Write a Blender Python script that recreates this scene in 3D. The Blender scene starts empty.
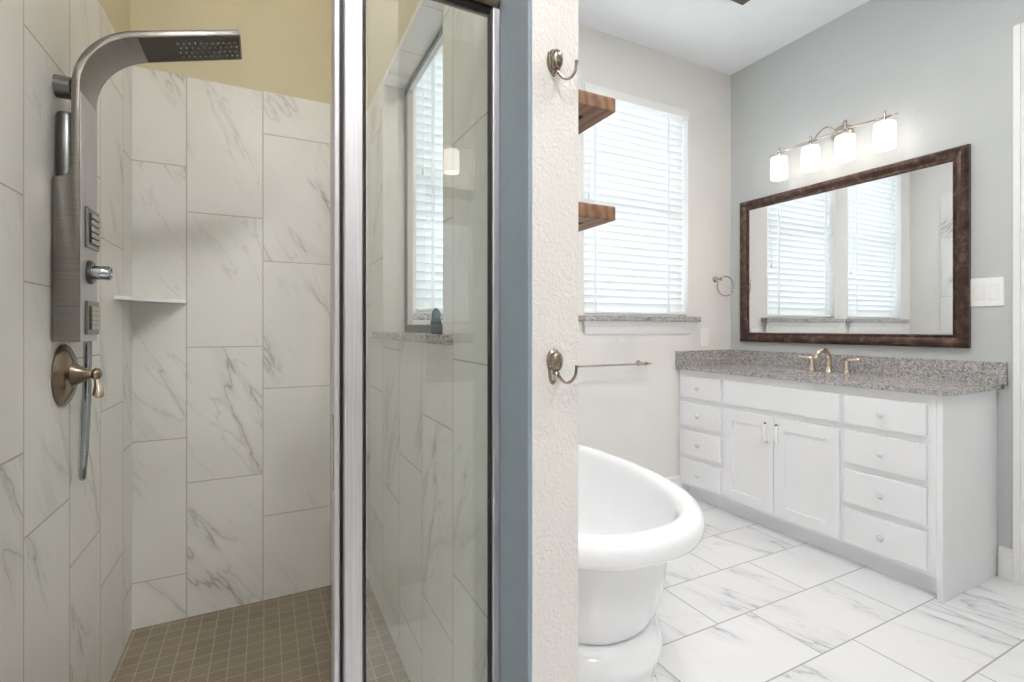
import bpy, bmesh, math, random
from mathutils import Vector, Matrix
random.seed(7)
C = bpy.context.scene.collection
SC = bpy.context.scene
PI = math.pi

# ------------------------------------------------------------------ camera
FPX, YAW, HORIZON, CAMH = 490.0, math.radians(26.85), 327.0, 1.07
cd = bpy.data.cameras.new('camera')
cam = bpy.data.objects.new('camera', cd); C.objects.link(cam)
cam.location = (0, 0, CAMH); cam.rotation_euler = (PI/2, 0, -YAW)
cd.sensor_fit = 'HORIZONTAL'; cd.sensor_width = 36.0
cd.lens = 36.0*FPX/1024.0
cd.shift_y = -(341.0-HORIZON)/1024.0
cd.clip_start = 0.01
SC.camera = cam

# ------------------------------------------------------------------ world / exposure
w = bpy.data.worlds.new('overcast_sky'); SC.world = w; w.use_nodes = True
bg = w.node_tree.nodes['Background']
bg.inputs['Color'].default_value = (0.93, 0.97, 1.0, 1); bg.inputs['Strength'].default_value = 3.0
SC.view_settings.view_transform = 'Standard'; SC.view_settings.look = 'None'
SC.view_settings.gamma = 1; SC.view_settings.use_curve_mapping = False
SC.view_settings.exposure = 0.58
SC.cycles.use_denoising = True
SC.cycles.max_bounces = 14; SC.cycles.diffuse_bounces = 8; SC.cycles.transparent_max_bounces = 24
SC.cycles.sample_clamp_indirect = 6.0

def portal(name, loc, rot, sx, sy):
    l = bpy.data.lights.new(name, 'AREA'); l.shape = 'RECTANGLE'; l.size = sx; l.size_y = sy
    l.cycles.is_portal = True
    o = bpy.data.objects.new(name, l); C.objects.link(o); o.location = loc; o.rotation_euler = rot
portal('sky_portal_window', (2.02, 2.43, 1.81), (-PI/2, 0, 0), 0.82, 1.32)
portal('sky_portal_window', (1.04, 2.43, 1.81), (-PI/2, 0, 0), 0.82, 1.32)

# ------------------------------------------------------------------ node helpers
class NT:
    def __init__(s, name):
        s.m = bpy.data.materials.new(name); s.m.use_nodes = True
        s.t = s.m.node_tree; s.b = s.t.nodes['Principled BSDF']; s.out = s.t.nodes['Material Output']
    def n(s, typ, **kw):
        nd = s.t.nodes.new(typ)
        for k, v in kw.items(): setattr(nd, k, v)
        return nd
    def l(s, a, b): s.t.links.new(a, b)
    def put(s, sock, v):
        if isinstance(v, bpy.types.NodeSocket): s.l(v, sock)
        else: sock.default_value = v
    def math(s, op, a, b=0.0, c=0.0):
        nd = s.n('ShaderNodeMath', operation=op)
        s.put(nd.inputs[0], a); s.put(nd.inputs[1], b); s.put(nd.inputs[2], c)
        return nd.outputs[0]
    def mix(s, f, a, b, mode='MIX'):
        nd = s.n('ShaderNodeMix', data_type='RGBA', blend_type=mode)
        s.put(nd.inputs[0], f); s.put(nd.inputs[6], a); s.put(nd.inputs[7], b)
        return nd.outputs[2]
    def ramp(s, f, stops):
        nd = s.n('ShaderNodeValToRGB')
        cr = nd.color_ramp
        while len(cr.elements) < len(stops): cr.elements.new(0.5)
        for e, (p, c) in zip(cr.elements, stops):
            e.position = p; e.color = c if len(c) == 4 else (*c, 1)
        s.l(f, nd.inputs[0]); return nd.outputs[0]
    def noise(s, vec, scale, detail=3, rough=.5, dist=0.0):
        nd = s.n('ShaderNodeTexNoise'); s.put(nd.inputs['Vector'], vec)
        nd.inputs['Scale'].default_value = scale; nd.inputs['Detail'].default_value = detail
        nd.inputs['Roughness'].default_value = rough; nd.inputs['Distortion'].default_value = dist
        return nd.outputs['Fac']
    def mapping(s, vec, loc=(0,0,0), rot=(0,0,0), scale=(1,1,1)):
        nd = s.n('ShaderNodeMapping'); s.put(nd.inputs[0], vec)
        s.put(nd.inputs[1], loc); nd.inputs[2].default_value = rot; nd.inputs[3].default_value = scale
        return nd.outputs[0]
    def obj(s): return s.n('ShaderNodeTexCoord').outputs['Object']
    def bump(s, h, strength, dist=0.01):
        nd = s.n('ShaderNodeBump'); nd.inputs['Strength'].default_value = strength
        nd.inputs['Distance'].default_value = dist; s.l(h, nd.inputs['Height'])
        s.l(nd.outputs[0], s.b.inputs['Normal'])
    def set(s, **kw):
        for k, v in kw.items(): s.put(s.b.inputs[k.replace('_', ' ')], v)
        return s
def rgb(r, g, b):          # sRGB 0-255 -> linear
    f = lambda c: (c/255/12.92) if c/255 <= .04045 else ((c/255+.055)/1.055)**2.4
    return (f(r), f(g), f(b), 1)

def plain(name, col, rough=.5, metal=0.0, var=.03, scale=8, bump=0, bscale=60, bdist=.01, **kw):
    t = NT(name); o = t.obj()
    nz = t.noise(o, scale, 3)
    dk = tuple(c*(1-var) for c in col[:3])+(1,); lt = tuple(min(1, c*(1+var)) for c in col[:3])+(1,)
    t.set(Base_Color=t.ramp(nz, [(.3, dk), (.7, lt)]), Roughness=rough, Metallic=metal)
    for k, v in kw.items(): t.put(t.b.inputs[k.replace('_', ' ')], v)
    if bump: t.bump(t.noise(o, bscale, 4, .55), bump, bdist)
    return t.m

def tile(name, ua, u0, uw, va, v0, vh, step, base, vein, grout, gw=.0019, rough=.3, vscale=1.0, vdir=-.62, amt=.8):
    """ rectangular marble tiles: columns along axis ua, courses along va, each column shifted by step """
    t = NT(name)
    sep = t.n('ShaderNodeSeparateXYZ'); t.l(t.obj(), sep.inputs[0])
    U = t.math('SUBTRACT', sep.outputs[ua], u0); col = t.math('FLOOR', t.math('DIVIDE', U, uw))
    V = t.math('SUBTRACT', t.math('SUBTRACT', sep.outputs[va], v0), t.math('MULTIPLY', col, step))
    row = t.math('FLOOR', t.math('DIVIDE', V, vh))
    fu = t.math('SUBTRACT', U, t.math('MULTIPLY', col, uw)); fv = t.math('SUBTRACT', V, t.math('MULTIPLY', row, vh))
    du = t.math('MINIMUM', fu, t.math('SUBTRACT', uw, fu)); dv = t.math('MINIMUM', fv, t.math('SUBTRACT', vh, fv))
    d = t.math('MINIMUM', du, dv)
    gmask = t.math('LESS_THAN', d, gw)
    cv = t.n('ShaderNodeCombineXYZ'); t.l(col, cv.inputs[0]); t.l(row, cv.inputs[1])
    wn = t.n('ShaderNodeTexWhiteNoise', noise_dimensions='2D'); t.l(cv.outputs[0], wn.inputs['Vector'])
    vm = t.n('ShaderNodeVectorMath', operation='SCALE'); t.l(wn.outputs['Color'], vm.inputs[0]); vm.inputs['Scale'].default_value = 37.0
    p = t.n('ShaderNodeCombineXYZ'); t.l(fu, p.inputs[0]); t.l(fv, p.inputs[1])
    ad = t.n('ShaderNodeVectorMath', operation='ADD'); t.l(p.outputs[0], ad.inputs[0]); t.l(vm.outputs[0], ad.inputs[1])
    q = t.mapping(t.mapping(ad.outputs[0], rot=(0, 0, vdir)), scale=(1.2, .27, 1.0))
    def veinmask(sc, wid, dist):
        n1 = t.noise(q, sc*vscale, 5, .55, dist)
        a = t.math('ABSOLUTE', t.math('SUBTRACT', n1, .5))
        return t.math('SUBTRACT', 1.0, t.math('MINIMUM', t.math('DIVIDE', a, wid), 1.0))
    sel = t.noise(ad.outputs[0], 2.6*vscale, 2, .5)
    selr = t.math('MINIMUM', t.math('MAXIMUM', t.math('MULTIPLY', t.math('SUBTRACT', sel, .43), 6.0), 0.0), 1.0)
    v1 = t.math('MULTIPLY', t.math('POWER', veinmask(2.9, .008, .2), 1.3), t.math('MULTIPLY', selr, .62))
    v2 = t.math('MULTIPLY', t.math('POWER', veinmask(2.9, .07, .2), 2.0), t.math('MULTIPLY', selr, .30))
    v3 = t.math('MULTIPLY', veinmask(4.6, .010, .3), t.math('MULTIPLY', selr, .34))
    vt = t.math('MULTIPLY', t.math('MINIMUM', t.math('ADD', t.math('ADD', v1, v2), v3), 1.0), amt)
    cl = t.noise(ad.outputs[0], 3.0, 4, .6)
    body = t.mix(cl, tuple(c*.93 for c in base[:3])+(1,), tuple(min(1, c*1.04) for c in base[:3])+(1,))
    colr = t.mix(gmask, t.mix(vt, body, vein), grout)
    t.set(Base_Color=colr, Roughness=t.math('ADD', rough, t.math('MULTIPLY', gmask, .5)))
    t.b.inputs['Specular IOR Level'].default_value = .4
    hh = t.math('MINIMUM', t.math('DIVIDE', d, gw*1.6), 1.0)
    t.bump(hh, .25, .002)
    return t.m

WT, WV, WG = rgb(228, 227, 223), rgb(150, 147, 144), rgb(188, 184, 177)
H = .4975; ST = .3317
M = {}
M['tile_back'] = tile('marble_tile_back', 0, -.503, .2497, 2, .166, H, ST, WT, WV, WG, vdir=-.55)
M['tile_left'] = tile('marble_tile_left', 1, 1.27, .25, 2, .163, H, ST, WT, WV, WG, vdir=-.55)
M['tile_right'] = tile('marble_tile_right', 1, .828, .25, 2, .0, H, ST, WT, WV, WG, vdir=-.55)
M['tile_floor'] = tile('marble_tile_floor', 1, .972, .268, 0, 1.12, .51, -.17, rgb(236, 236, 237), rgb(164, 165, 170), rgb(168, 167, 166), rough=.16, vscale=.8, vdir=-1.25, gw=.0025, amt=.75)
def mosaic(name):
    t = NT(name); o = t.obj(); s = .0505
    sep = t.n('ShaderNodeSeparateXYZ'); t.l(o, sep.inputs[0])
    ds = []; ids = []
    for k in (0, 1):
        q = t.math('DIVIDE', sep.outputs[k], s); ids.append(t.math('FLOOR', q)); f = t.math('FRACT', q)
        ds.append(t.math('MINIMUM', f, t.math('SUBTRACT', 1.0, f)))
    d = t.math('MINIMUM', *ds)
    g = t.math('LESS_THAN', d, .03)
    cv = t.n('ShaderNodeCombineXYZ'); t.l(ids[0], cv.inputs[0]); t.l(ids[1], cv.inputs[1])
    wn = t.n('ShaderNodeTexWhiteNoise', noise_dimensions='2D'); t.l(cv.outputs[0], wn.inputs['Vector'])
    st = t.noise(t.mapping(o, scale=(14, 110, 1)), 1.0, 3)
    body = t.mix(wn.outputs['Value'], rgb(134, 122, 104), rgb(147, 135, 116))
    body = t.mix(t.math('MULTIPLY', st, .5), body, rgb(118, 107, 91))
    t.set(Base_Color=t.mix(g, body, rgb(170, 160, 142)), Roughness=.45)
    t.bump(t.math('MINIMUM', t.math('DIVIDE', d, .05), 1.0), .3, .002)
    return t.m
M['mosaic'] = mosaic('shower_mosaic')
def granite(name):
    t = NT(name); o = t.obj()
    v = t.n('ShaderNodeTexVoronoi'); t.l(o, v.inputs['Vector']); v.inputs['Scale'].default_value = 175
    sp = t.n('ShaderNodeSeparateColor'); t.l(v.outputs['Color'], sp.inputs[0])
    c1 = t.ramp(sp.outputs[0], [(0, rgb(52, 52, 56)), (.10, rgb(84, 83, 86)), (.2, rgb(134, 133, 134)), (.5, rgb(166, 163, 162)), (.75, rgb(190, 185, 182)), (1, rgb(220, 216, 213))])
    n2 = t.noise(o, 60, 4, .6)
    c2 = t.ramp(n2, [(.35, rgb(126, 124, 125)), (.5, rgb(172, 168, 167)), (.65, rgb(204, 199, 196))])
    t.set(Base_Color=t.mix(.35, c1, c2), Roughness=.12)
    return t.m
M['granite'] = granite('speckled_granite')
M['wall'] = plain('greige_paint', rgb(232, 229, 225), .6, var=.01, bump=.25, bscale=70, bdist=.006)
M['wall_cool'] = plain('grey_paint', rgb(196, 199, 199), .55, var=.01, bump=.3, bscale=60, bdist=.006)
M['stucco'] = plain('orange_peel_paint', rgb(224, 221, 217), .6, var=.015, bump=.45, bscale=150, bdist=.008)
M['beige'] = plain('beige_paint', rgb(203, 194, 164), .65, var=.015, bump=.25, bscale=60, bdist=.006)  # same wall paint, with the shower's warm shade put into the colour
M['slate'] = plain('slate_blue_paint', rgb(134, 147, 157), .55, var=.03, bump=.12, bscale=50)  # even slate blue, used on the jamb face only
M['ceiling'] = plain('ceiling_paint', rgb(245, 248, 251), .7, var=.01, bump=.15, bscale=70, bdist=.005)
M['white'] = plain('white_cabinet_paint', rgb(240, 241, 243), .35, var=.008)
M['trim'] = plain('white_trim_paint', rgb(240, 240, 239), .35, var=.008)
M['plastic'] = plain('white_plastic', rgb(243, 243, 240), .3, var=.005)
M['acrylic'] = plain('white_acrylic', rgb(249, 250, 252), .08, var=.004, Coat_Weight=.5, Coat_Roughness=.03)
M['black'] = plain('black_rubber', rgb(22, 22, 24), .5, var=.1)
M['dark'] = plain('dark_void', rgb(30, 26, 24), .8, var=.1)
def brushed(name, col, rough=.3, stretch=(2, 2, 180)):
    t = NT(name)
    n = t.noise(t.mapping(t.obj(), scale=stretch), 3.0, 3, .6)
    a = tuple(c*.86 for c in col[:3])+(1,); b = tuple(min(1, c*1.1) for c in col[:3])+(1,)
    t.set(Base_Color=t.ramp(n, [(.3, a), (.7, b)]), Metallic=1.0, Roughness=t.math('ADD', rough-.06, t.math('MULTIPLY', n, .12)))
    return t.m
M['steel'] = brushed('brushed_steel', rgb(136, 131, 126), .3)
M['steel_dark'] = brushed('dark_steel', rgb(116, 116, 114), .3)
M['head_face'] = brushed('rain_head_face', rgb(70, 66, 60), .35)  # steel underside with its dark floor reflection put into the colour
M['chrome'] = brushed('polished_chrome', rgb(176, 182, 188), .12)
M['alu'] = brushed('satin_aluminium', rgb(206, 204, 207), .5, (180, 180, 2))
M['nickel'] = brushed('brushed_nickel', rgb(200, 192, 183), .25)
M['hook'] = brushed('antique_nickel', rgb(150, 138, 126), .2, (8, 8, 20))
M['bronze'] = brushed('aged_nickel', rgb(150, 134, 118), .24)
M['champagne'] = brushed('champagne_nickel', rgb(222, 208, 190), .22)
def wood(name):
    t = NT(name); o = t.obj()
    q = t.mapping(o, scale=(1, .16, 1.0))
    wv = t.n('ShaderNodeTexWave', wave_type='RINGS', rings_direction='Y'); t.l(t.mapping(q, loc=(.02, 0, .03)), wv.inputs['Vector'])
    wv.inputs['Scale'].default_value = 13; wv.inputs['Distortion'].default_value = 5.5; wv.inputs['Detail'].default_value = 3; wv.inputs['Detail Scale'].default_value = 1.6
    n = t.noise(t.mapping(o, scale=(40, 5, 40)), 1.5, 4)
    c = t.ramp(wv.outputs['Fac'], [(0, rgb(116, 84, 60)), (.4, rgb(138, 103, 76)), (1, rgb(152, 116, 87))])
    t.set(Base_Color=t.mix(t.math('MULTIPLY', n, .5), c, rgb(104, 76, 56)), Roughness=.55)
    t.bump(n, .3, .004); return t.m
M['wood'] = wood('rustic_stained_wood')
def frame_mat(name):
    t = NT(name); o = t.obj()
    n = t.noise(t.mapping(o, scale=(9, 9, 9)), 3, 5, .65)
    c = t.ramp(n, [(.3, rgb(48, 34, 30)), (.52, rgb(76, 57, 50)), (.72, rgb(122, 100, 90))])
    t.set(Base_Color=c, Metallic=.5, Roughness=.28); return t.m
M['frame'] = frame_mat('dark_bronze_frame')
t = NT('mirror_silver'); t.set(Base_Color=(.9, .92, .92, 1), Metallic=1.0, Roughness=.0)
M['mirror'] = t.m
def glass(name, tint, ior=1.75):
    t = NT(name); fr = t.n('ShaderNodeFresnel'); ge = t.n('ShaderNodeNewGeometry')
    t.l(t.math('ADD', t.math('MULTIPLY', ge.outputs['Backfacing'], 1/ior-ior), ior), fr.inputs[0])
    tr = t.n('ShaderNodeBsdfTransparent'); tr.inputs[0].default_value = tint
    gl = t.n('ShaderNodeBsdfGlossy'); gl.inputs['Roughness'].default_value = 0.0
    gl.inputs['Color'].default_value = (1, 1, 1, 1)
    mx = t.n('ShaderNodeMixShader'); t.l(fr.outputs[0], mx.inputs[0]); t.l(tr.outputs[0], mx.inputs[1]); t.l(gl.outputs[0], mx.inputs[2])
    t.l(mx.outputs[0], t.out.inputs[0]); return t.m
M['glass'] = glass('clear_glass', (.955, .975, .965, 1))
def slat_mat(name, tr=.30):
    t = NT(name); df = t.n('ShaderNodeBsdfDiffuse'); df.inputs[0].default_value = rgb(244, 245, 246)
    tl = t.n('ShaderNodeBsdfTranslucent'); tl.inputs[0].default_value = rgb(246, 248, 250)
    nz = t.noise(t.mapping(t.obj(), scale=(3, 60, 60)), 2, 2)
    mx = t.n('ShaderNodeMixShader'); t.l(t.math('ADD', tr, t.math('MULTIPLY', nz, .04)), mx.inputs[0]); t.l(df.outputs[0], mx.inputs[1]); t.l(tl.outputs[0], mx.inputs[2])
    t.l(mx.outputs[0], t.out.inputs[0]); return t.m
M['slat'] = slat_mat('white_blind_vinyl'); M['tape'] = slat_mat('white_ladder_tape', .6)
def glow(name, col, strength):
    t = NT(name); nz = t.noise(t.obj(), 6, 2)
    t.set(Base_Color=rgb(250, 246, 238), Roughness=.4)
    t.b.inputs['Emission Color'].default_value = col
    t.l(t.math('MULTIPLY', t.math('ADD', .95, t.math('MULTIPLY', nz, .1)), strength), t.b.inputs['Emission Strength']); return t.m
M['shade'] = glow('lit_frosted_glass', (1, .92, .84, 1), 2.2)
M['bulb'] = glow('lit_diffuser', (1, .95, .88, 1), 42.0)  # glow of the added fill disc over the shower
M['filament'] = glow('lit_bulb', (1, .9, .8, 1), 75.0)
M['daybulb'] = glow('lit_cool_diffuser', (1, .985, .975, 1), 66.0)  # glow of the added fill discs over the main room
M['entrybulb'] = glow('lit_neutral_diffuser', (1, .985, .975, 1), 50.0)  # glow of the added fill disc over the entry
M['bottle'] = plain('dark_blue_plastic', rgb(52, 66, 76), .25, var=.1)
M['crystal'] = plain('clear_crystal', rgb(225, 226, 228), .08, var=.02, Coat_Weight=1.0)
M['lcd'] = plain('grey_jet_rubber', rgb(190, 186, 172), .4, var=.05)

# ------------------------------------------------------------------ mesh helpers (world coordinates)
def bm_new(): return bmesh.new()
def add_box(bm, x0, y0, z0, x1, y1, z1, bev=0.0, seg=2):
    tb = bmesh.new()
    bmesh.ops.create_cube(tb, size=1.0)
    for v in tb.verts:
        v.co = ((x0+x1)/2+v.co.x*(x1-x0), (y0+y1)/2+v.co.y*(y1-y0), (z0+z1)/2+v.co.z*(z1-z0))
    if bev > 0: bmesh.ops.bevel(tb, geom=tb.edges[:], offset=bev, segments=seg, profile=.5, affect='EDGES')
    merge(bm, tb)
def merge(bm, tb, mat=None):
    if mat is not None: bmesh.ops.transform(tb, matrix=mat, verts=tb.verts[:])
    me = bpy.data.meshes.new('tmp'); tb.to_mesh(me); tb.free(); bm.from_mesh(me); bpy.data.meshes.remove(me)
def box(*a, **k):
    bm = bm_new(); add_box(bm, *a, **k); return bm
def add_tube(bm, pts, r, n=12, cap=True):
    pts = [Vector(p) for p in pts]; N = len(pts)
    rr = r if isinstance(r, (list, tuple)) else [r]*N
    tang = []
    for i in range(N):
        a = pts[max(0, i-1)]; b = pts[min(N-1, i+1)]; tang.append((b-a).normalized())
    up = Vector((0, 0, 1)) if abs(tang[0].z) < .9 else Vector((1, 0, 0))
    u = tang[0].cross(up).normalized(); rings = []
    for i in range(N):
        u = (u - tang[i]*u.dot(tang[i])).normalized(); v = tang[i].cross(u)
        rings.append([bm.verts.new(pts[i]+(u*math.cos(2*PI*k/n)+v*math.sin(2*PI*k/n))*rr[i]) for k in range(n)])
    for i in range(N-1):
        for k in range(n):
            f = bm.faces.new((rings[i][k], rings[i][(k+1) % n], rings[i+1][(k+1) % n], rings[i+1][k])); f.smooth = True
    if cap: bm.faces.new(rings[0][::-1]); bm.faces.new(rings[-1])
def tube(*a, **k):
    bm = bm_new(); add_tube(bm, *a, **k); return bm
def smooth_path(pts, n=6):
    P = [Vector(p) for p in pts]; out = []
    for i in range(len(P)-1):
        p0, p1, p2, p3 = P[max(0, i-1)], P[i], P[i+1], P[min(len(P)-1, i+2)]
        for k in range(n):
            s = k/n
            out.append(.5*((2*p1)+(p2-p0)*s+(2*p0-5*p1+4*p2-p3)*s*s+(3*p1-p0-3*p2+p3)*s**3))
    out.append(P[-1]); return out
def add_lathe(bm, prof, origin, axis='Z', n=32, sx=1.0, sy=1.0):
    """ prof: (radius, height) list; axis: direction of height """
    ax = {'Z': Matrix.Identity(3), 'X': Matrix(((0,0,1),(1,0,0),(0,1,0))), '-X': Matrix(((0,0,-1),(-1,0,0),(0,1,0))),
          '-Y': Matrix(((1,0,0),(0,0,-1),(0,1,0))), '-Z': Matrix(((1,0,0),(0,-1,0),(0,0,-1)))}[axis]
    o = Vector(origin); rings = []
    for r, h in prof:
        if r < 1e-6: rings.append([bm.verts.new(o+ax @ Vector((0, 0, h)))])
        else: rings.append([bm.verts.new(o+ax @ Vector((sx*r*math.cos(2*PI*k/n), sy*r*math.sin(2*PI*k/n), h))) for k in range(n)])
    for a, b in zip(rings, rings[1:]):
        for k in range(n):
            k2 = (k+1) % n
            if len(a) == 1 and len(b) == 1: continue
            if len(a) == 1: f = bm.faces.new((a[0], b[k2], b[k]))
            elif len(b) == 1: f = bm.faces.new((a[k], a[k2], b[0]))
            else: f = bm.faces.new((a[k], a[k2], b[k2], b[k]))
            f.smooth = True
def lathe(*a, **k):
    bm = bm_new(); add_lathe(bm, *a, **k); return bm
def add_prism(bm, poly, lo, hi, axis='Y', bev=0.0):
    """ polygon (a,b) extruded along an axis: 'Y' -> (x,z), 'X' -> (y,z), 'Z' -> (x,y) """
    tb = bmesh.new()
    mk = {'Y': lambda p, t: (p[0], t, p[1]), 'X': lambda p, t: (t, p[0], p[1]), 'Z': lambda p, t: (p[0], p[1], t)}[axis]
    a = [tb.verts.new(mk(p, lo)) for p in poly]; b = [tb.verts.new(mk(p, hi)) for p in poly]
    tb.faces.new(a); tb.faces.new(b[::-1]); n = len(poly)
    for i in range(n): tb.faces.new((a[i], b[i], b[(i+1) % n], a[(i+1) % n]))
    bmesh.ops.recalc_face_normals(tb, faces=tb.faces[:])
    if bev: bmesh.ops.bevel(tb, geom=[e for e in tb.edges if e.calc_face_angle(0) > .6], offset=bev, segments=2, profile=.5, affect='EDGES')
    merge(bm, tb)
def prism(*a, **k):
    bm = bm_new(); add_prism(bm, *a, **k); return bm

def root_loc(o):
    v = Vector((0, 0, 0))
    while o is not None: v += o.location; o = o.parent
    return v
def obj(name, bm, mat, parent=None, smooth_angle=None, origin=None):
    bmesh.ops.recalc_face_normals(bm, faces=bm.faces[:])
    off = root_loc(parent)
    o_ = Vector(origin) if origin is not None else off
    bmesh.ops.translate(bm, verts=bm.verts[:], vec=-o_)
    me = bpy.data.meshes.new(name); bm.to_mesh(me); bm.free()
    me.materials.append(M[mat]); o = bpy.data.objects.new(name, me); C.objects.link(o)
    if parent is not None: o.parent = parent
    o.location = o_-off
    if smooth_angle:
        for p in me.polygons: p.use_smooth = True
        me.set_sharp_from_angle(angle=math.radians(smooth_angle))
    return o
def thing(name, label, cat, loc, group=None):
    o = bpy.data.objects.new(name, None); C.objects.link(o); o.location = loc; o.empty_display_size = .05
    o['label'] = label; o['category'] = cat
    if group: o['group'] = group
    return o
def tag(o, label, cat, group=None):
    o['label'] = label; o['category'] = cat
    if group: o['group'] = group
    return o
def struct(name, bm, mat, parent=None, **k):
    o = obj(name, bm, mat, parent, **k)
    if parent is None: o['kind'] = 'structure'
    return o
def dup(o, parent=None):
    c = o.copy(); C.objects.link(c)
    if parent is not None: c.parent = parent
    for ch in list(o.children): dup(ch, c)
    return c

# ------------------------------------------------------------------ room dimensions
XL, XR, XP0, XP1 = -.414, 2.82, .392, .4925      # shower side wall, vanity wall, two faces of the dividing wall
YS, YW, YR, YE = 2.143, 2.291, -1.07, .715       # shower back, window wall, rear wall, end of the dividing wall
ZC, ZT = 2.775, 1.99                             # ceiling, top of the shower tile
WZ0, WZ1 = 1.135, 2.455                          # window opening
W1 = (1.612, 2.425); W2 = (.642, 1.44)
OY0, OY1, OZ0, OZ1 = 1.15, 1.829, 1.03, 1.966    # opening through the dividing wall

# ------------------------------------------------------------------ structure
struct('floor', box(XL-.2, -1.6, -.08, XR+.15, YW+.15, 0), 'tile_floor')
struct('floor_shower', box(XL, .9, -.001, XP0+.004, YS, .004), 'mosaic')
struct('ceiling', box(XL-.15, -1.3, ZC, XR+.15, YW+.15, ZC+.1), 'ceiling')
struct('wall_left', box(XL-.14, YR, 0, XL-.008, .8, ZC), 'wall')
struct('wall_left_shower', box(XL-.14, .8, 0, XL-.008, YW+.15, ZC), 'beige')
struct('wall_left_tile', box(XL-.008, .8, 0, XL, YS+.01, ZT, bev=.002), 'tile_left')
struct('wall_shower_back', box(XL-.008, YS+.008, 0, XP0+.008, YW+.15, ZC), 'beige')
struct('wall_shower_back_tile', box(XL, YS, 0, XP0+.001, YS+.008, ZT), 'tile_back')
def ring_wall(u0, u1, z0, z1, holes):
    """ rectangles of a wall (u,z) with rectangular holes side by side """
    out = []; u = u0
    for (a, b, c, d) in holes:
        out += [(u, a, z0, z1), (a, b, z0, c), (a, b, d, z1)]; u = b
    out.append((u, u1, z0, z1)); return [r for r in out if r[1]-r[0] > 1e-5 and r[3]-r[2] > 1e-5]
bm = bm_new()
for a, b, c, d in ring_wall(XP0+.008, XR+.14, 0, ZC, [(W2[0], W2[1], WZ0, WZ1), (W1[0], W1[1], WZ0, WZ1)]): add_box(bm, a, YW, c, b, YW+.15, d)
struct('wall_back', bm, 'wall')
struct('wall_right', box(XR, -1.2, 0, XR+.14, YW, ZC), 'wall_cool')
struct('wall_rear', box(XL-.14, YR-.12, 0, XR, YR, ZC), 'wall_cool')
struct('wall_rear_stub', box(.43, YR, 0, .535, -.09, ZC, bev=.006), 'stucco')
# dividing wall between shower and tub
bm = bm_new()
for a, b, c, d in ring_wall(YE, YW, 0, ZC, [(OY0-.008, OY1+.008, OZ0, OZ1+.008)]): add_box(bm, XP0+.008, a, c, XP1, b, d)
struct('wall_middle', bm, 'stucco')
bm = bm_new()
for a, b, c, d in ring_wall(.856, YS, 0, ZT, [(OY0, OY1, OZ0, OZ1)]): add_box(bm, XP0, a, c, XP0+.008, b, d)
add_box(bm, XP0+.008, OY1, OZ0, XP1+.012, OY1+.008, OZ1); add_box(bm, XP0+.008, OY0-.008, OZ0, XP1+.012, OY0, OZ1)
add_box(bm, XP0+.008, OY0-.008, OZ1, XP1+.012, OY1+.008, OZ1+.008)
struct('wall_middle_tile', bm, 'tile_right')
bm = bm_new()                                    # tiled surround on the tub side of the opening
for a, b, c, d in ((OY1+.008, 2.06, OZ0, 2.19), (.93, OY0-.008, OZ0, 2.19), (OY0-.008, OY1+.008, OZ1+.008, 2.19)): add_box(bm, XP1, a, c, XP1+.012, b, d)
struct('wall_middle_surround', bm, 'tile_right')
struct('wall_middle_upper', box(XP0+.003, .856, ZT, XP0+.008, YS+.008, ZC), 'beige')
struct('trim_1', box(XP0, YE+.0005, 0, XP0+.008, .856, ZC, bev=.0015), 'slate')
struct('trim_2', box(XL, .79, 0, XP0, .9, .1, bev=.004), 'tile_floor')          # shower curb
# interior window in the opening
w3 = bpy.data.objects.new('window_3', None); C.objects.link(w3); w3.location = (.478, (OY0+OY1)/2, OZ0+.02); w3['kind'] = 'structure'
zf0 = 1.052
bm = bm_new()
for a in ((.472, OY0, zf0, .482, OY0+.009, OZ1), (.472, OY1-.009, zf0, .482, OY1, OZ1), (.472, OY0+.009, zf0, .482, OY1-.009, zf0+.026), (.472, OY0+.009, OZ1-.012, .482, OY1-.009, OZ1)): add_box(bm, *a, bev=.002)
obj('window_frame', bm, 'steel_dark', w3)
o = obj('sill', box(XP0-.016, 1.076, 1.028, XP1+.03, 1.945, 1.052, bev=.003), 'granite', w3)

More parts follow.
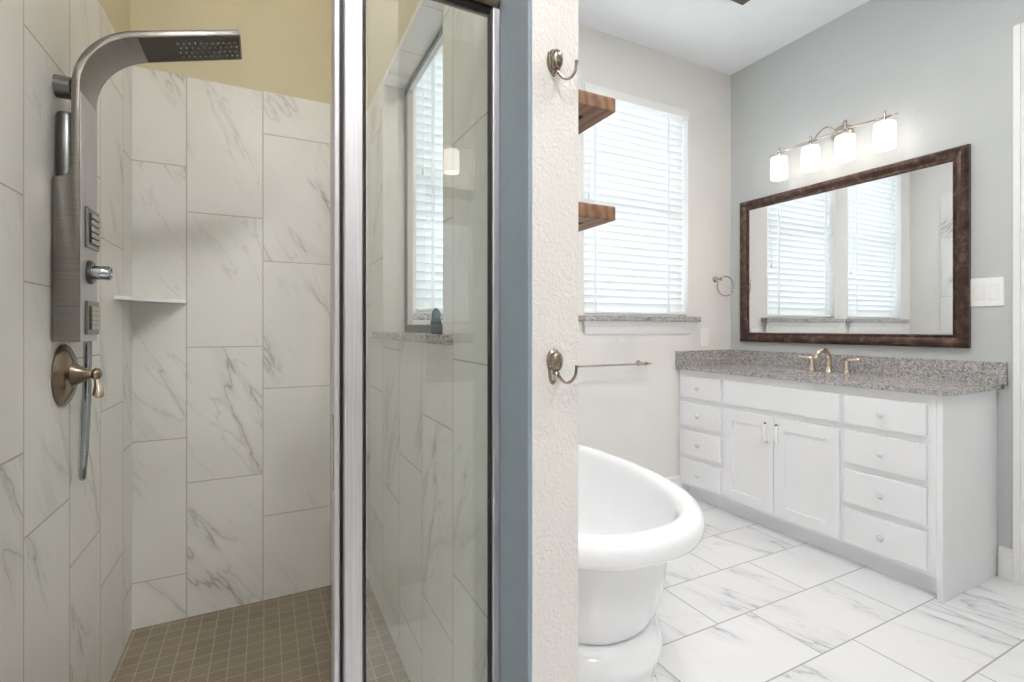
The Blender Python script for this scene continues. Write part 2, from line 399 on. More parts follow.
# exterior windows
def ext_window(n, xa, xb):
    r = bpy.data.objects.new('window_%d' % n, None); C.objects.link(r); r.location = ((xa+xb)/2, YW+.11, WZ0); r['kind'] = 'structure'
    bm = bm_new(); y0, y1 = YW+.085, YW+.13; f = .04; zm = (WZ0+WZ1)/2
    for a in ((xa, WZ0, xa+f, WZ1), (xb-f, WZ0, xb, WZ1), (xa+f, WZ0, xb-f, WZ0+f), (xa+f, WZ1-f, xb-f, WZ1), (xa+f, zm-.02, xb-f, zm+.02)):
        add_box(bm, a[0], y0, a[1], a[2], y1, a[3], bev=.003)
    obj('window_frame', bm, 'plastic', r)
    bm = bm_new(); add_box(bm, xa+f, y0+.02, WZ0+f, xb-f, y0+.025, zm-.02); add_box(bm, xa+f, y0+.02, zm+.02, xb-f, y0+.025, WZ1-f)
    obj('window_pane', bm, 'glass', r)
    bm = bm_new(); t_ = .004
    add_box(bm, xa, YW-.001, WZ0, xa+t_, YW+.085, WZ1); add_box(bm, xb-t_, YW-.001, WZ0, xb, YW+.085, WZ1); add_box(bm, xa+t_, YW-.001, WZ1-t_, xb-t_, YW+.085, WZ1)
    obj('reveal', bm, 'trim', r)
    s0, s1 = xa-.037, xb+(.062 if n == 1 else .035)
    obj('sill', box(s0, YW-.05, WZ0-.032, s1, YW, WZ0, bev=.004), 'granite', r)
    obj('sill_return', box(xa, YW, WZ0-.02, xb, YW+.085, WZ0+.001), 'granite', r)
    bm = bm_new(); tb = bmesh.new()              # flared apron moulding below the sill
    prof = [(0, 1.028), (.008, 1.028), (.014, 1.045), (.018, 1.07), (.03, 1.088), (.042, 1.1), (.042, WZ0-.032), (0, WZ0-.032)]
    rings = []
    for s in (0, 1):
        rings.append([tb.verts.new(((s0+.012+(.042-d)*.9) if s == 0 else (s1-.012-(.042-d)*.9), YW-d, z)) for d, z in prof])
    nP = len(prof)
    for k in range(nP): tb.faces.new((rings[0][k], rings[0][(k+1) % nP], rings[1][(k+1) % nP], rings[1][k]))
    tb.faces.new(rings[0]); tb.faces.new(rings[1][::-1]); merge(bm, tb)
    obj('apron', bm, 'trim', r)
    return r
ext_window(1, *W1); ext_window(2, *W2)

# baseboards, door
def baseboard(name, p0, p1, nrm):
    a = Vector((*p0, 0)); b = Vector((*p1, 0)); n_ = Vector((*nrm, 0)); bm = bm_new()
    prof = [(0, 0), (.014, 0), (.014, .095), (.011, .105), (.011, .115), (.006, .128), (0, .132)]
    A = [bm.verts.new(a+n_*d+Vector((0, 0, z))) for d, z in prof]; B = [bm.verts.new(b+n_*d+Vector((0, 0, z))) for d, z in prof]
    for k in range(len(prof)): bm.faces.new((A[k], A[(k+1) % len(prof)], B[(k+1) % len(prof)], B[k]))
    bm.faces.new(A); bm.faces.new(B[::-1]); return struct(name, bm, 'trim')
baseboard('baseboard_back', (XP1, YW), (2.39, YW), (0, -1))
baseboard('baseboard_right', (XR, .885), (XR, .932), (-1, 0))
baseboard('baseboard_rear', (.43, -.09), (.535, -.09), (0, 1))
d1 = bpy.data.objects.new('door_1', None); C.objects.link(d1); d1.location = (XR, .35, 0); d1['kind'] = 'structure'
bm = bm_new()
for a in ((.79, 0, .884, 2.33), (-.184, 0, -.09, 2.33), (-.09, 2.236, .79, 2.33)):
    add_box(bm, XR-.018, a[0], a[1], XR, a[2], a[3], bev=.005); 
add_box(bm, XR-.024, .86, 0, XR-.016, .884, 2.33, bev=.003)
obj('casing', bm, 'trim', d1)
bm = bm_new(); add_box(bm, XR-.004, -.09, .008, XR, .79, 2.236)
obj('door_slab', bm, 'trim', d1)

# ------------------------------------------------------------------ shower enclosure
se = thing('shower_screen', 'aluminium framed glass shower panel beside the open shower entrance', 'shower screen', (.13, .85, .1))
obj('header_rail', box(XL, .816, 1.661, XP0-.001, .862, 1.693, bev=.006), 'bronze', se)
obj('post', box(.1165, .832, .1, .1475, .872, 1.661, bev=.003), 'alu', se)
bm = bm_new(); add_box(bm, .1025, .846, .1, .1115, .884, 1.658, bev=.002)
sr = obj('strike_rail', bm, 'alu', se)
obj('strike_plate', box(.1005, .852, .80, .1025, .866, .925, bev=.0006), 'nickel', sr)
obj('post_seal', box(.1115, .85, .1, .1165, .872, 1.658), 'black', se)
obj('wall_channel', box(XP0-.015, .822, .1, XP0-.0005, .848, 1.661, bev=.002), 'alu', se)
obj('bottom_rail', box(.1475, .822, .1, XP0-.015, .85, .13, bev=.003), 'alu', se)
bm = bm_new(); add_box(bm, .1475, .828, .13, .15, .842, 1.654); add_box(bm, XP0-.0175, .828, .13, XP0-.015, .842, 1.654); add_box(bm, .1475, .828, 1.654, XP0-.015, .842, 1.661)
obj('gasket', bm, 'black', se)
obj('glass_pane', box(.15, .832, .13, XP0-.0175, .838, 1.654), 'glass', se)

# ------------------------------------------------------------------ shower column panel
yA, yB = 1.40, 1.526
sp = thing('shower_column', 'brushed steel shower column with curved rain head on the marble wall', 'shower column', (XL, 1.463, 1.037))
xo, xi = -.364, -.379                           # front face and inner face of the thin strip
cx, cz, ri, ro = -.222, 1.603, .142, .157       # bend centre and radii of the curved neck
A1 = math.radians(106); DX, DZ = math.sin(A1), -math.cos(A1)
def bend(r, n=16): return [(cx+r*math.cos(PI-(PI-A1)*k/n), cz+r*math.sin(PI-(PI-A1)*k/n)) for k in range(n+1)]
ux, uz = bend(ri)[-1]; HL = .2175               # where the straight head starts, and its length
poly = [(XL+.004, 1.037), (xo, 1.037)] + bend(ri) + [(ux+DX*HL, uz+DZ*HL), (ux+DX*HL+math.cos(A1)*.015, uz+DZ*HL+math.sin(A1)*.015)]
poly += bend(ro)[::-1] + [(xi, 1.43)] + [(xi-.022*(1-math.cos(a_)), 1.43-.03*math.sin(a_)) for a_ in (.3, .6, .9, 1.2, 1.5)] + [(XL+.004, 1.398)]
obj('column', prism(poly, yA, yB, 'Y', bev=.0015), 'steel', sp, smooth_angle=35)
xf = xo
bm = bm_new(); add_box(bm, xf, yA+.004, 1.0375, xf+.0012, yB-.004, cz-.01)
fp = obj('face_plate', bm, 'alu', sp)
def head_pt(d, y, h): return Vector((ux+DX*d-math.cos(A1)*h, y, uz+DZ*d-math.sin(A1)*h))   # d along the head, h below it
bm = bm_new()
for i in range(11):
    for j in range(4):
        p = head_pt(HL-.016-.0125*i+(.004 if j % 2 else 0), yA+.03+.022*j, .0008)
        add_tube(bm, [p, p+(head_pt(0, 0, .003)-head_pt(0, 0, 0))], [.0026, .0016], 8)
obj('rain_nozzles', bm, 'lcd', sp)
bm = bm_new(); Q = []
for y in (yA+.006, yB-.006):
    Q.append([bm.verts.new(head_pt(d, y, h)) for d, h in ((.0, -.0004), (HL-.004, -.0004), (HL-.004, .0009), (.0, .0009))])
for k in range(4): bm.faces.new((Q[0][k], Q[0][(k+1) % 4], Q[1][(k+1) % 4], Q[1][k]))
bm.faces.new(Q[0]); bm.faces.new(Q[1][::-1])
obj('spray_face', bm, 'head_face', sp)
def jet(z0, z1):
    o = obj('jet_plate', box(xf+.001, yA+.03, z0, xf+.0065, yB-.006, z1, bev=.002), 'steel', sp)
    obj('jet_frame', box(xf+.006, yA+.042, z0+.012, xf+.0075, yB-.014, z1-.012), 'black', o)
    bm = bm_new(); n = 5
    for i in range(n):
        zz = z0+.017+(z1-z0-.034)*i/(n-1)
        for yy in (yA+.062, yA+.085, yA+.104): add_box(bm, xf+.0075, yy-.009, zz-.005, xf+.011, yy+.009, zz+.005, bev=.001)
    obj('jet_nozzles', bm, 'lcd', o)
jet(1.252, 1.345); jet(1.052, 1.13)
kn = obj('knob_base', lathe([(0, 0), (.028, 0), (.028, .005), (.024, .009), (0, .009)], (xf+.001, 1.462, 1.197), 'X'), 'steel_dark', sp, smooth_angle=40)
obj('knob', lathe([(.0165, .009), (.0165, .038), (.0145, .041), (.011, .041), (.010, .038), (0, .038)], (xf+.001, 1.462, 1.197), 'X'), 'chrome', kn, smooth_angle=40)
obj('inlet_pipe', lathe([(0, 0), (.008, .002), (.0195, .01), (.0195, .15), (.016, .158), (0, .16)], (XL+.0195, 1.432, 1.39), 'Z'), 'steel_dark', sp, smooth_angle=40)
bm = lathe([(.024, 0), (.024, .028), (.02, .028), (.02, .006), (0, .006)], (XL, 1.436, 1.608), 'X')
obj('wall_bracket', bm, 'steel_dark', sp, smooth_angle=40)
obj('bracket_pin', tube([(XL+.004, 1.436, 1.608), (xi+.002, 1.445, 1.608)], .007, 10), 'black', sp)
hp = smooth_path([(xf-.014, 1.50, 1.045), (xf-.014, 1.50, .98), (xf-.0155, 1.499, .88), (xf-.02, 1.50, .78), (xf-.028, 1.515, .715), (xf-.036, 1.545, .70), (xf-.040, 1.57, .74), (xf-.040, 1.58, .85), (xf-.036, 1.575, .98), (xf-.030, 1.55, 1.07), (xf-.02, 1.522, 1.11)], 6)
hp = [p for p in hp]
obj('hose', tube([p+Vector((0, .016, 0)) for p in hp], .007, 10), 'chrome', sp)

# shower valve
sv = thing('shower_valve', 'round bronze toned shower valve below the steel shower column', 'shower valve', (XL, 1.475, .959))
obj('escutcheon', lathe([(0, 0), (.07, 0), (.072, .004), (.066, .009), (.06, .0105), (.055, .0145), (.046, .0165), (.036, .02), (0, .02)], (XL, 1.475, .959), 'X', 48), 'bronze', sv, smooth_angle=50)
obj('valve_stem', lathe([(.029, .016), (.031, .018), (.028, .022), (.022, .029), (.016, .039), (.011, .048), (.0095, .053), (.013, .056), (.015, .061), (.013, .067), (.006, .071), (0, .0715)], (XL, 1.475, .959), 'X', 32), 'bronze', sv, smooth_angle=50)
obj('lever', tube(smooth_path([(XL+.062, 1.475, .955), (XL+.064, 1.473, .94), (XL+.066, 1.472, .925), (XL+.066, 1.471, .91), (XL+.065, 1.471, .903)], 4),
    [.005, .005, .0055, .006, .0065, .007, .0075, .0085, .0095, .0105, .011, .0115, .0115, .011, .009, .006, .003], 14), 'champagne', sv)

# corner shelf
bm = bm_new(); n = 10
poly = [(XL, YS), (XL, 1.90)] + [(XL+.16*math.sin(a)*1.0, YS-.243*math.cos(a)) for a in [PI/2*k/n for k in range(1, n)]]+[(-.254, YS)]
poly = [(XL, YS), (XL, 1.90), (XL+.012, 1.90), (-.254, YS-.02), (-.254, YS)]
tag(obj('corner_shelf', prism(poly, 1.155, 1.168, 'Z', bev=.002), 'acrylic', origin=(XL, YS, 1.155)), 'thin white corner shelf in the far left shower corner', 'shelf')
# bottle on the interior sill
bt = thing('soap_bottle', 'small dark blue bottle on granite sill behind shower glass', 'bottle', (.435, 1.335, 1.052))
obj('bottle_body', lathe([(0, 0), (.014, 0), (.016, .004), (.0165, .02), (.0155, .034), (.013, .042), (.012, .044)], (.435, 1.335, 1.052), 'Z', 24), 'bottle', bt, smooth_angle=40)
obj('bottle_cap', lathe([(.012, .044), (.0135, .046), (.0125, .058), (.008, .067), (.003, .071), (0, .0715)], (.435, 1.335, 1.052), 'Z', 24), 'bottle', bt, smooth_angle=40)

# ------------------------------------------------------------------ robe hooks on the wall end
def robe_hook(z, label):
    cx_, y = .441, YE
    r = thing('robe_hook', label, 'hook', (cx_, y, z), 'double robe hooks on the wall end')
    obj('back_plate', lathe([(0, 0), (.0135, 0), (.0135, .004), (.011, .0065), (.0115, .010), (.0105, .0145), (.007, .018), (0, .0195)], (cx_, y, z), '-Y', 32, 1.0, 1.55), 'hook', r, smooth_angle=50)
    obj('neck', tube([(cx_, y-.002, z-.018), (cx_, y-.014, z-.021)], .0045, 10), 'hook', r)
    for sgn in (-1, 1):
        dx, dy = (.78*sgn, -.63)
        P = [(0, -.019), (.004, -.024), (.012, -.032), (.022, -.035), (.031, -.031), (.037, -.022), (.039, -.012), (.0395, -.006)]
        pts = smooth_path([(cx_-.001+dx*a*.86, y-.013+dy*a*.8, z+b) for a, b in P], 4)
        n = len(pts); obj('prong', tube(pts, [.0025+.0007*(i > n-4) for i in range(n)], 10), 'hook', r)
    return r
robe_hook(1.5215, 'upper nickel double robe hook on the textured wall end')
robe_hook(1.012, 'lower nickel double robe hook on the textured wall end')

# ------------------------------------------------------------------ wooden shelves
for z0, z1, lab in ((1.541, 1.573, 'upper rustic brown wood shelf beside the wall end'), (1.303, 1.335, 'lower rustic brown wood shelf beside the wall end')):
    r = thing('wood_shelf', lab, 'shelf', (XP1, .97, z0), 'rustic wood shelves')
    obj('board', box(XP1, .857, z0, .69, 1.12, z1, bev=.0035), 'wood', r)
    obj('mounting_slot', box(.585, .905, z0-.0006, .638, .925, z0+.0005, bev=.0), 'dark', r)

# ------------------------------------------------------------------ blinds
def blind(xa, xb, label):
    r = thing('window_blind', label, 'blind', ((xa+xb)/2, YW+.03, WZ0+.005), 'white slatted window blinds')
    a, b = xa+.012, xb-.012; yc = YW+.042
    obj('valance', box(xa+.005, YW-.012, WZ1-.055, xb-.005, YW+.004, WZ1-.004, bev=.003), 'plastic', r)
    obj('head_rail', box(a, YW+.012, WZ1-.05, b, YW+.07, WZ1-.006, bev=.002), 'plastic', r)
    zb = WZ0+.012
    obj('bottom_rail', box(a, yc-.025, zb, b, yc+.025, zb+.016, bev=.004), 'plastic', r)
    n = 29; z0 = zb+.045; z1 = WZ1-.075; ang = math.radians(66)
    m0 = None
    for i in range(n):
        z = z0+(z1-z0)*i/(n-1)
        if m0 is None:
            bm = bm_new(); tb = bmesh.new(); W_, T_ = .0255, .0014; prof = []
            for k in range(7):
                s = -1+2*k/6; prof.append((s*W_, .0028*(1-s*s)+T_))
            for k in range(6, -1, -1):
                s = -1+2*k/6; prof.append((s*W_, .0028*(1-s*s)-T_))
            R = Matrix.Rotation(-ang, 2)
            pts = [R @ Vector(p) for p in prof]
            add_prism(bm, [(yc+p.x, z+p.y) for p in pts], a, b, 'X')
            m0 = obj('slat', bm, 'slat', r, origin=((a+b)/2, yc, z)); zf = z
        else:
            o = m0.copy(); C.objects.link(o); o.location = m0.location+Vector((0, 0, z-zf))
    for f in (.105, .82):
        xx = a+(b-a)*f
        obj('ladder_tape', box(xx-.008, yc-.0285, zb+.01, xx+.008, yc-.0275, WZ1-.05), 'tape', r)
    for f, zz in ((.035, 1.83), (.955, 1.52)):
        xx = a+(b-a)*f
        obj('pull_cord', tube([(xx, YW-.002, WZ1-.05), (xx, YW-.002, zz)], .0012, 6), 'plastic', r)
        obj('cord_tassel', lathe([(0, 0), (.006, .001), (.007, .01), (.004, .03), (.002, .034), (0, .034)], (xx, YW-.002, zz-.03), 'Z', 12), 'plastic', r)
    return r
blind(*W1, 'white slatted blind in the window beside the vanity mirror')
blind(*W2, 'white slatted blind seen through the shower glass')

# ------------------------------------------------------------------ bathtub
tub = thing('bathtub', 'white freestanding pedestal bathtub with rolled rim behind the wall end', 'bathtub', (.84, 1.56, 0))
TCX, TCY, TAX, TAY, TE = .903, 1.598, .403, .675, 2.35
def ring_pts(inset, n=128):
    out = []; ax, ay = TAX-inset, TAY-inset
    for k in range(n):
        a = 2*PI*k/n; c_, s_ = math.cos(a), math.sin(a)
        out.append((TCX+ax*math.copysign(abs(c_)**(2/TE), c_), TCY+ay*math.copysign(abs(s_)**(2/TE), s_)))
    return out
def loft(prof, cap0=False, cap1=False):
    bm = bm_new(); R = []
    for inset, z in prof: R.append([bm.verts.new((x, y, z)) for x, y in ring_pts(inset)])
    for a, b in zip(R, R[1:]):
        n = len(a)
        for k in range(n): bm.faces.new((a[k], a[(k+1) % n], b[(k+1) % n], b[k])).smooth = True
    if cap0: bm.faces.new(R[0][::-1])
    if cap1: bm.faces.new(R[-1])
    return bm
def spl(prof, n=3):
    return [(p.x, p.y) for p in smooth_path([(a, b, 0) for a, b in prof], n)]
obj('tub_bowl', loft(spl([(.180, .182), (.163, .190), (.143, .212), (.122, .26), (.108, .32), (.099, .39), (.090, .44), (.076, .461), (.05, .469), (.022, .468), (.006, .476), (.0, .495), (.001, .517), (.012, .537), (.032, .546), (.052, .544), (.068, .532), (.078, .507), (.093, .43), (.115, .34), (.15, .27), (.20, .23), (.26, .215), (.31, .212)]), True, True), 'acrylic', tub)
obj('tub_base', loft(spl([(.132, 0), (.136, .01), (.138, .03), (.134, .06), (.125, .09), (.116, .12), (.117, .145), (.127, .166), (.145, .180), (.165, .186), (.20, .187)]), True, True), 'acrylic', tub)

# ------------------------------------------------------------------ vanity cabinet
def local(y): return y
XF = 2.347
VA, VB = .940, 2.288                             # near and far ends
van = thing('vanity_cabinet', 'white shaker vanity cabinet under the framed mirror', 'vanity cabinet', (XR, YW, 0))
bm = bm_new()
add_box(bm, XF+.018, VA+.001, .085, XR-.003, VB-.001, .66, bev=.002); add_box(bm, XR-.02, VA+.001, .65, XR-.003, VB-.001, .804)          # carcass above the toe space

add_box(bm, XF+.0, VA, .0, XR-.002, VA+.02, .804, bev=.002)          # near end panel reaches the floor
add_box(bm, XF, VB-.02, .0, XR-.002, VB, .804, bev=.002)
add_box(bm, XF, VA+.02, .085, XF+.02, VB-.02, .804, bev=.001)   # face frame
obj('carcass', bm, 'white', van)
obj('toe_kick', box(2.405, VA+.02, 0, 2.42, VB-.02, .085), 'white', van)
def knob(parent, y, z):
    k = obj('knob', lathe([(.004, 0), (.004, .007), (.0085, .010), (.0125, .014), (.014, .019), (.011, .024), (.006, .026), (0, .0262)], (XF-.018, y, z), '-X', 14), 'crystal', parent)
def drawer(y0, y1, z0, z1):
    d = obj('drawer', box(XF-.018, y0, z0, XF, y1, z1, bev=.003), 'white', van)
    return d
rows = [(.637, .765), (.462, .606), (.285, .432), (.105, .256)]
for y0, y1 in ((.987, 1.293), (1.967, 2.262)):
    for z0, z1 in rows:
        d = drawer(y0, y1, z0, z1); knob(d, (y0+y1)/2, (z0+z1)/2)
obj('false_front', box(XF-.018, 1.315, .637, XF, 1.936, .765, bev=.003), 'white', van)
def door(y0, y1, ph):
    z0, z1, s, xa = .103, .604, .058, XF-.018
    bm = bm_new()
    for a in ((y0, z0, y0+s, z1), (y1-s, z0, y1, z1), (y0+s, z0, y1-s, z0+s), (y0+s, z1-s, y1-s, z1)): add_box(bm, xa, a[0], a[1], XF, a[2], a[3], bev=.0015)
    add_box(bm, xa+.008, y0+s-.002, z0+s-.002, XF-.002, y1-s+.002, z1-s+.002)
    d = obj('cabinet_door', bm, 'white', van)
    p = obj('pull_handle', tube(smooth_path([(xa, ph, .572), (xa-.018, ph, .566), (xa-.024, ph, .54), (xa-.024, ph, .51), (xa-.018, ph, .482), (xa, ph, .474)], 5), [.005+.007*math.sin(PI*k/25) for k in range(26)], 10), 'plastic', d)
    obj('handle_screw', lathe([(0, 0), (.006, 0), (.006, .006), (.0045, .008), (0, .0085)], (xa-.0175, ph, .573), '-X', 12), 'steel_dark', p)
door(1.315, 1.634, 1.606); door(1.637, 1.942, 1.668)

# countertop with sink cut-out
ct = thing('countertop', 'speckled grey granite vanity countertop with backsplash', 'countertop', (XR, YW, .805))
sx_, sy_, sra, srb = 2.56, 1.60, .12, .20
cX0, cX1, cY0, cY1, cz0, cz1 = 2.318, XR-.001, .918, YW-.001, .805, .826
ch = .03
outline = [(cX1, cY0), (cX1, cY1), (cX0, cY1), (cX0, cY0+ch), (cX0+ch, cY0)]
def ray_out(a):
    d = Vector((math.cos(a), math.sin(a))); o = Vector((sx_, sy_)); best = None
    for i in range(len(outline)):
        p, q = Vector(outline[i]), Vector(outline[(i+1) % len(outline)]); e = q-p
        den = d.x*e.y-d.y*e.x
        if abs(den) < 1e-9: continue
        w_ = p-o; t_ = (w_.x*e.y-w_.y*e.x)/den; s_ = (w_.x*d.y-w_.y*d.x)/den
        if t_ > 0 and -1e-6 <= s_ <= 1+1e-6 and (best is None or t_ < best): best = t_
    return o+d*best
angs = sorted([2*PI*k/60 for k in range(60)] + [math.atan2(p[1]-sy_, p[0]-sx_) % (2*PI) for p in outline])
bm = bm_new(); T0, T1, B0, B1 = [], [], [], []
for a in angs:
    p = ray_out(a); e = (sx_+sra*math.cos(a), sy_+srb*math.sin(a))
    rr = 1/math.sqrt((math.cos(a)/sra)**2+(math.sin(a)/srb)**2); e = (sx_+rr*math.cos(a), sy_+rr*math.sin(a))
    T0.append(bm.verts.new((*e, cz1))); T1.append(bm.verts.new((p.x, p.y, cz1))); B0.append(bm.verts.new((*e, cz0))); B1.append(bm.verts.new((p.x, p.y, cz0)))
n = len(angs)
for k in range(n):
    j = (k+1) % n
    bm.faces.new((T0[k], T1[k], T1[j], T0[j])); bm.faces.new((B0[k], B0[j], B1[j], B1[k]))
    bm.faces.new((T1[k], B1[k], B1[j], T1[j])); bm.faces.new((T0[k], T0[j], B0[j], B0[k]))
obj('slab', bm, 'granite', ct)
obj('backsplash', box(XR-.02, .905, cz1-.004, XR, YW-.02, .919, bev=.002), 'granite', ct)
obj('side_splash', box(2.312, YW-.02, cz1-.004, XR, YW, .919, bev=.002), 'granite', ct)
sk = tag(obj('undermount_sink', lathe([(.135, .0), (.14, -.001), (.138, -.006), (.132, -.03), (.118, -.08), (.08, -.115), (.03, -.125), (0, -.126)], (sx_, sy_, .8045), 'Z', 48, 1.0, 1.43), 'acrylic', origin=(sx_, sy_, .68)), 'white oval sink bowl set under the granite countertop', 'sink')

# faucet
fa = thing('faucet', 'champagne nickel widespread faucet on the granite countertop', 'faucet', (2.742, 1.6, cz1))
obj('spout_base', lathe([(0, 0), (.02, 0), (.02, .005), (.015, .01), (.013, .03), (.012, .045), (0, .045)], (2.742, 1.6, cz1), 'Z', 20), 'champagne', fa, smooth_angle=50)
spts = smooth_path([(2.742, 1.6, cz1+.03), (2.742, 1.6, cz1+.07), (2.730, 1.6, cz1+.10), (2.700, 1.6, cz1+.116), (2.662, 1.6, cz1+.110), (2.634, 1.6, cz1+.088), (2.626, 1.6, cz1+.072)], 5)
obj('spout', tube(spts, [.0145-.003*i/(len(spts)-1) for i in range(len(spts))], 14), 'champagne', fa)
for y, s in ((1.692, 1), (1.508, -1)):
    h_ = obj('handle', lathe([(0, 0), (.019, 0), (.019, .005), (.017, .01), (.0125, .04), (.0135, .055), (.012, .066), (0, .067)], (2.742, y, cz1), 'Z', 20), 'champagne', fa, smooth_angle=50)
    obj('lever', tube([(2.742, y-.008*s, cz1+.069), (2.738, y+.02*s, cz1+.071), (2.730, y+.06*s, cz1+.075), (2.727, y+.072*s, cz1+.077)], [.011, .0095, .0085, .006], 12), 'champagne', h_)

# ------------------------------------------------------------------ mirror
mY0, mY1, mZ0, mZ1 = 1.027, 2.203, .975, 1.886
mr = thing('wall_mirror', 'large mirror in a dark bronze frame above the vanity', 'mirror', (XR, (mY0+mY1)/2, mZ0))
prof = [(0, 0), (0, .022), (.004, .028), (.012, .034), (.024, .034), (.036, .027), (.044, .020), (.05, .019), (.053, .022), (.058, .02), (.062, .008), (.062, 0)]
bm = bm_new(); R = []
for t_, d in prof:
    R.append([bm.verts.new((XR-.0005-d, y, z)) for y, z in ((mY0+t_, mZ0+t_), (mY1-t_, mZ0+t_), (mY1-t_, mZ1-t_), (mY0+t_, mZ1-t_))])
for i in range(len(R)):
    a, b = R[i], R[(i+1) % len(R)]
    for k in range(4): bm.faces.new((a[k], a[(k+1) % 4], b[(k+1) % 4], b[k]))
obj('mirror_frame', bm, 'frame', mr, smooth_angle=30)
obj('mirror_glass', box(XR-.012, mY0+.058, mZ0+.058, XR-.006, mY1-.058, mZ1-.058), 'mirror', mr)

# ------------------------------------------------------------------ vanity light
lY = (1.853, 1.668, 1.488, 1.306); lx = 2.69
vl = thing('vanity_light', 'lit four shade nickel vanity light bar above the mirror', 'wall light', (XR, 1.58, 2.15))
obj('wall_plate', lathe([(0, 0), (.046, 0), (.046, .008), (.04, .016), (.024, .022), (0, .024)], (XR, 1.57, 2.125), '-X', 32, 1.25, 1.0), 'nickel', vl, smooth_angle=50)
for s in (-1, 1):
    obj('arm', tube(smooth_path([(XR-.015, 1.57+s*.02, 2.13), (XR-.05, 1.57+s*.045, 2.168), (XR-.09, 1.575+s*.058, 2.15), (lx+.006, 1.58+s*.075, 2.098)], 6), .0045, 8), 'nickel', vl)
for dx, dz in ((.022, .006), (-.012, .0)):
    obj('bar', tube(smooth_path([(lx+dx*.4, 1.905, 2.087+dz*.5), (lx+dx, 1.75, 2.091+dz), (lx+dx, 1.58, 2.093+dz), (lx+dx, 1.41, 2.091+dz), (lx+dx*.4, 1.255, 2.087+dz*.5)], 8), .0042, 8), 'nickel', vl)
for y in lY:
    h_ = obj('shade_holder', lathe([(0, 0), (.03, 0), (.03, .005), (.008, .009), (.007, .03), (.005, .055), (.006, .058), (0, .061)], (lx, y, 2.061), 'Z', 20), 'nickel', vl, smooth_angle=40)
    obj('lamp_shade', lathe([(.012, .125), (.039, .125), (.0435, .12), (.0445, .07), (.044, .004), (.042, .0), (.039, .004), (.039, .115), (.012, .117)], (lx, y, 1.936), 'Z', 28), 'shade', h_, smooth_angle=40)
    obj('light_bulb', lathe([(0, 0), (.012, .004), (.02, .016), (.02, .026), (.012, .045), (.010, .06), (0, .06)], (lx, y, 1.985), 'Z', 16), 'filament', h_, smooth_angle=60)

# ------------------------------------------------------------------ the matching set on the rear wall, seen as a reflection in the shower glass
for o, lab in ((van, 'white vanity cabinet seen as a faint reflection in the shower glass'), (ct, 'granite countertop seen as a faint reflection in the shower glass'),
               (mr, 'framed mirror reflecting small window blinds in the shower glass'), (vl, 'lit lamp shades seen as a reflection in the shower glass')):
    c = dup(o); dx, dy = o.location.x-XR, o.location.y-YW
    c.location = (1.925+dy, YR-dx, o.location.z); c.rotation_euler = (0, 0, -PI/2); c['label'] = lab

# ------------------------------------------------------------------ small wall fittings
tr = thing('towel_ring', 'nickel towel ring on the window wall beside the mirror', 'towel ring', (2.665, YW, 1.385))
obj('mount', lathe([(0, 0), (.02, 0), (.02, .006), (.012, .01), (.009, .03), (.012, .034), (.012, .046), (0, .048)], (2.665, YW, 1.385), '-Y', 20), 'nickel', tr, smooth_angle=40)
cR, rR = Vector((2.665, YW-.04, 1.385)), .064
dirR = Vector((.98, -.2, 0)).normalized()
ctr = cR+dirR*rR*.7+Vector((0, 0, -rR*.71))
bm = bm_new(); pts = [ctr+(dirR*math.cos(a)+Vector((0, 0, 1))*math.sin(a))*rR for a in [2*PI*k/48 for k in range(49)]]
add_tube(bm, pts, .0035, 8, cap=False)
obj('ring', bm, 'nickel', tr)

tbar = thing('towel_bar', 'slim nickel towel bar under the window', 'towel bar', (1.73, YW, .855))
for x in (1.44, 2.01):
    obj('post', lathe([(0, 0), (.018, 0), (.018, .006), (.01, .01), (.009, .05), (.012, .055), (.012, .072), (0, .074)], (x, YW, .853), '-Y', 18), 'nickel', tbar, smooth_angle=40)
obj('bar', tube([(1.43, YW-.063, .853), (1.5, YW-.063, .853), (2.045, YW-.063, .853), (2.055, YW-.063, .853)], [.006, .006, .006, .004], 12), 'nickel', tbar)

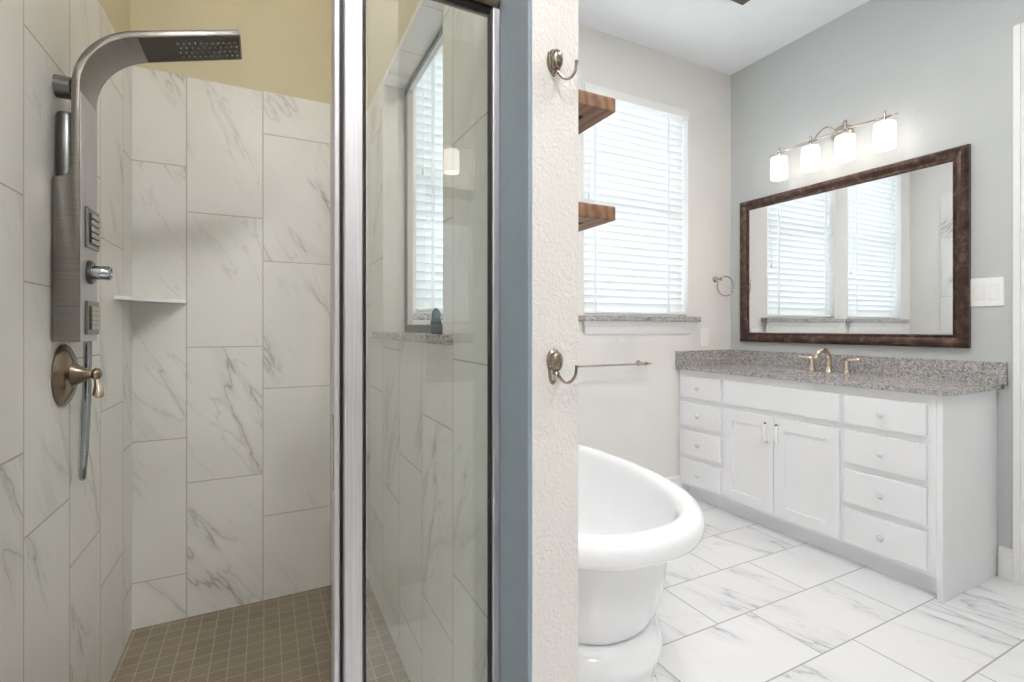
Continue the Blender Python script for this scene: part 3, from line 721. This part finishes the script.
ol = thing('wall_outlet', 'white wall outlet above the side splash by the corner', 'outlet', (2.567, YW, 1.0))
obj('cover_plate', box(2.53, YW-.006, .943, 2.604, YW, 1.057, bev=.0025), 'plastic', ol)
for z in (.978, 1.022): obj('socket', box(2.549, YW-.008, z-.016, 2.585, YW-.005, z+.016, bev=.001), 'trim', ol)
sw = thing('light_switch', 'white double rocker switch plate right of the mirror', 'light switch', (XR, .9715, 1.222))
obj('cover_plate', box(XR-.007, .915, 1.16, XR, 1.028, 1.285, bev=.003), 'plastic', sw)
for y in (.948, .995): obj('rocker', box(XR-.011, y-.0165, 1.189, XR-.005, y+.0165, 1.256, bev=.0025), 'trim', sw)

# ceiling vent, added fill lights
vx, vy = 2.25, 1.755
cv_ = thing('ceiling_vent', 'small grey ceiling vent at the top edge', 'ceiling vent', (vx-.13, vy-.13, ZC))
bm = bm_new()
for a in ((vx-.26, vy-.26, vx, vy-.225), (vx-.26, vy-.035, vx, vy), (vx-.26, vy-.225, vx-.225, vy-.035), (vx-.035, vy-.225, vx, vy-.035)): add_box(bm, a[0], a[1], ZC-.012, a[2], a[3], ZC, bev=.003)
obj('vent_frame', bm, 'steel', cv_)
bm = bm_new()
for k in range(8): add_box(bm, vx-.225, vy-.22+k*.0235, ZC-.009, vx-.035, vy-.21+k*.0235, ZC-.002)
obj('louvres', bm, 'steel', cv_)
def fill_light(x, y, mat, label, R_=.07):  # out-of-view glowing ceiling disc, added to brighten the room
    r = thing('recessed_downlight', label, 'ceiling light', (x, y, ZC))
    obj('trim_ring', lathe([(R_, 0), (R_+.025, 0), (R_+.025, .004), (R_+.015, .008), (R_, .006)], (x, y, ZC), '-Z', 32), 'trim', r)
    obj('diffuser', lathe([(0, .003), (R_, .003), (R_, 0), (0, 0)], (x, y, ZC-.0005), '-Z', 32), mat, r)
fill_light(-.02, 1.5, 'bulb', 'warm recessed downlight in the shower ceiling')
fill_light(1.4, .1, 'daybulb', 'round recessed downlight in the ceiling before the vanity', .12)
fill_light(1.35, 1.05, 'daybulb', 'round recessed downlight in the ceiling between bathtub and vanity', .12)
fill_light(.02, -.45, 'entrybulb', 'round recessed downlight in the ceiling before the shower', .19)
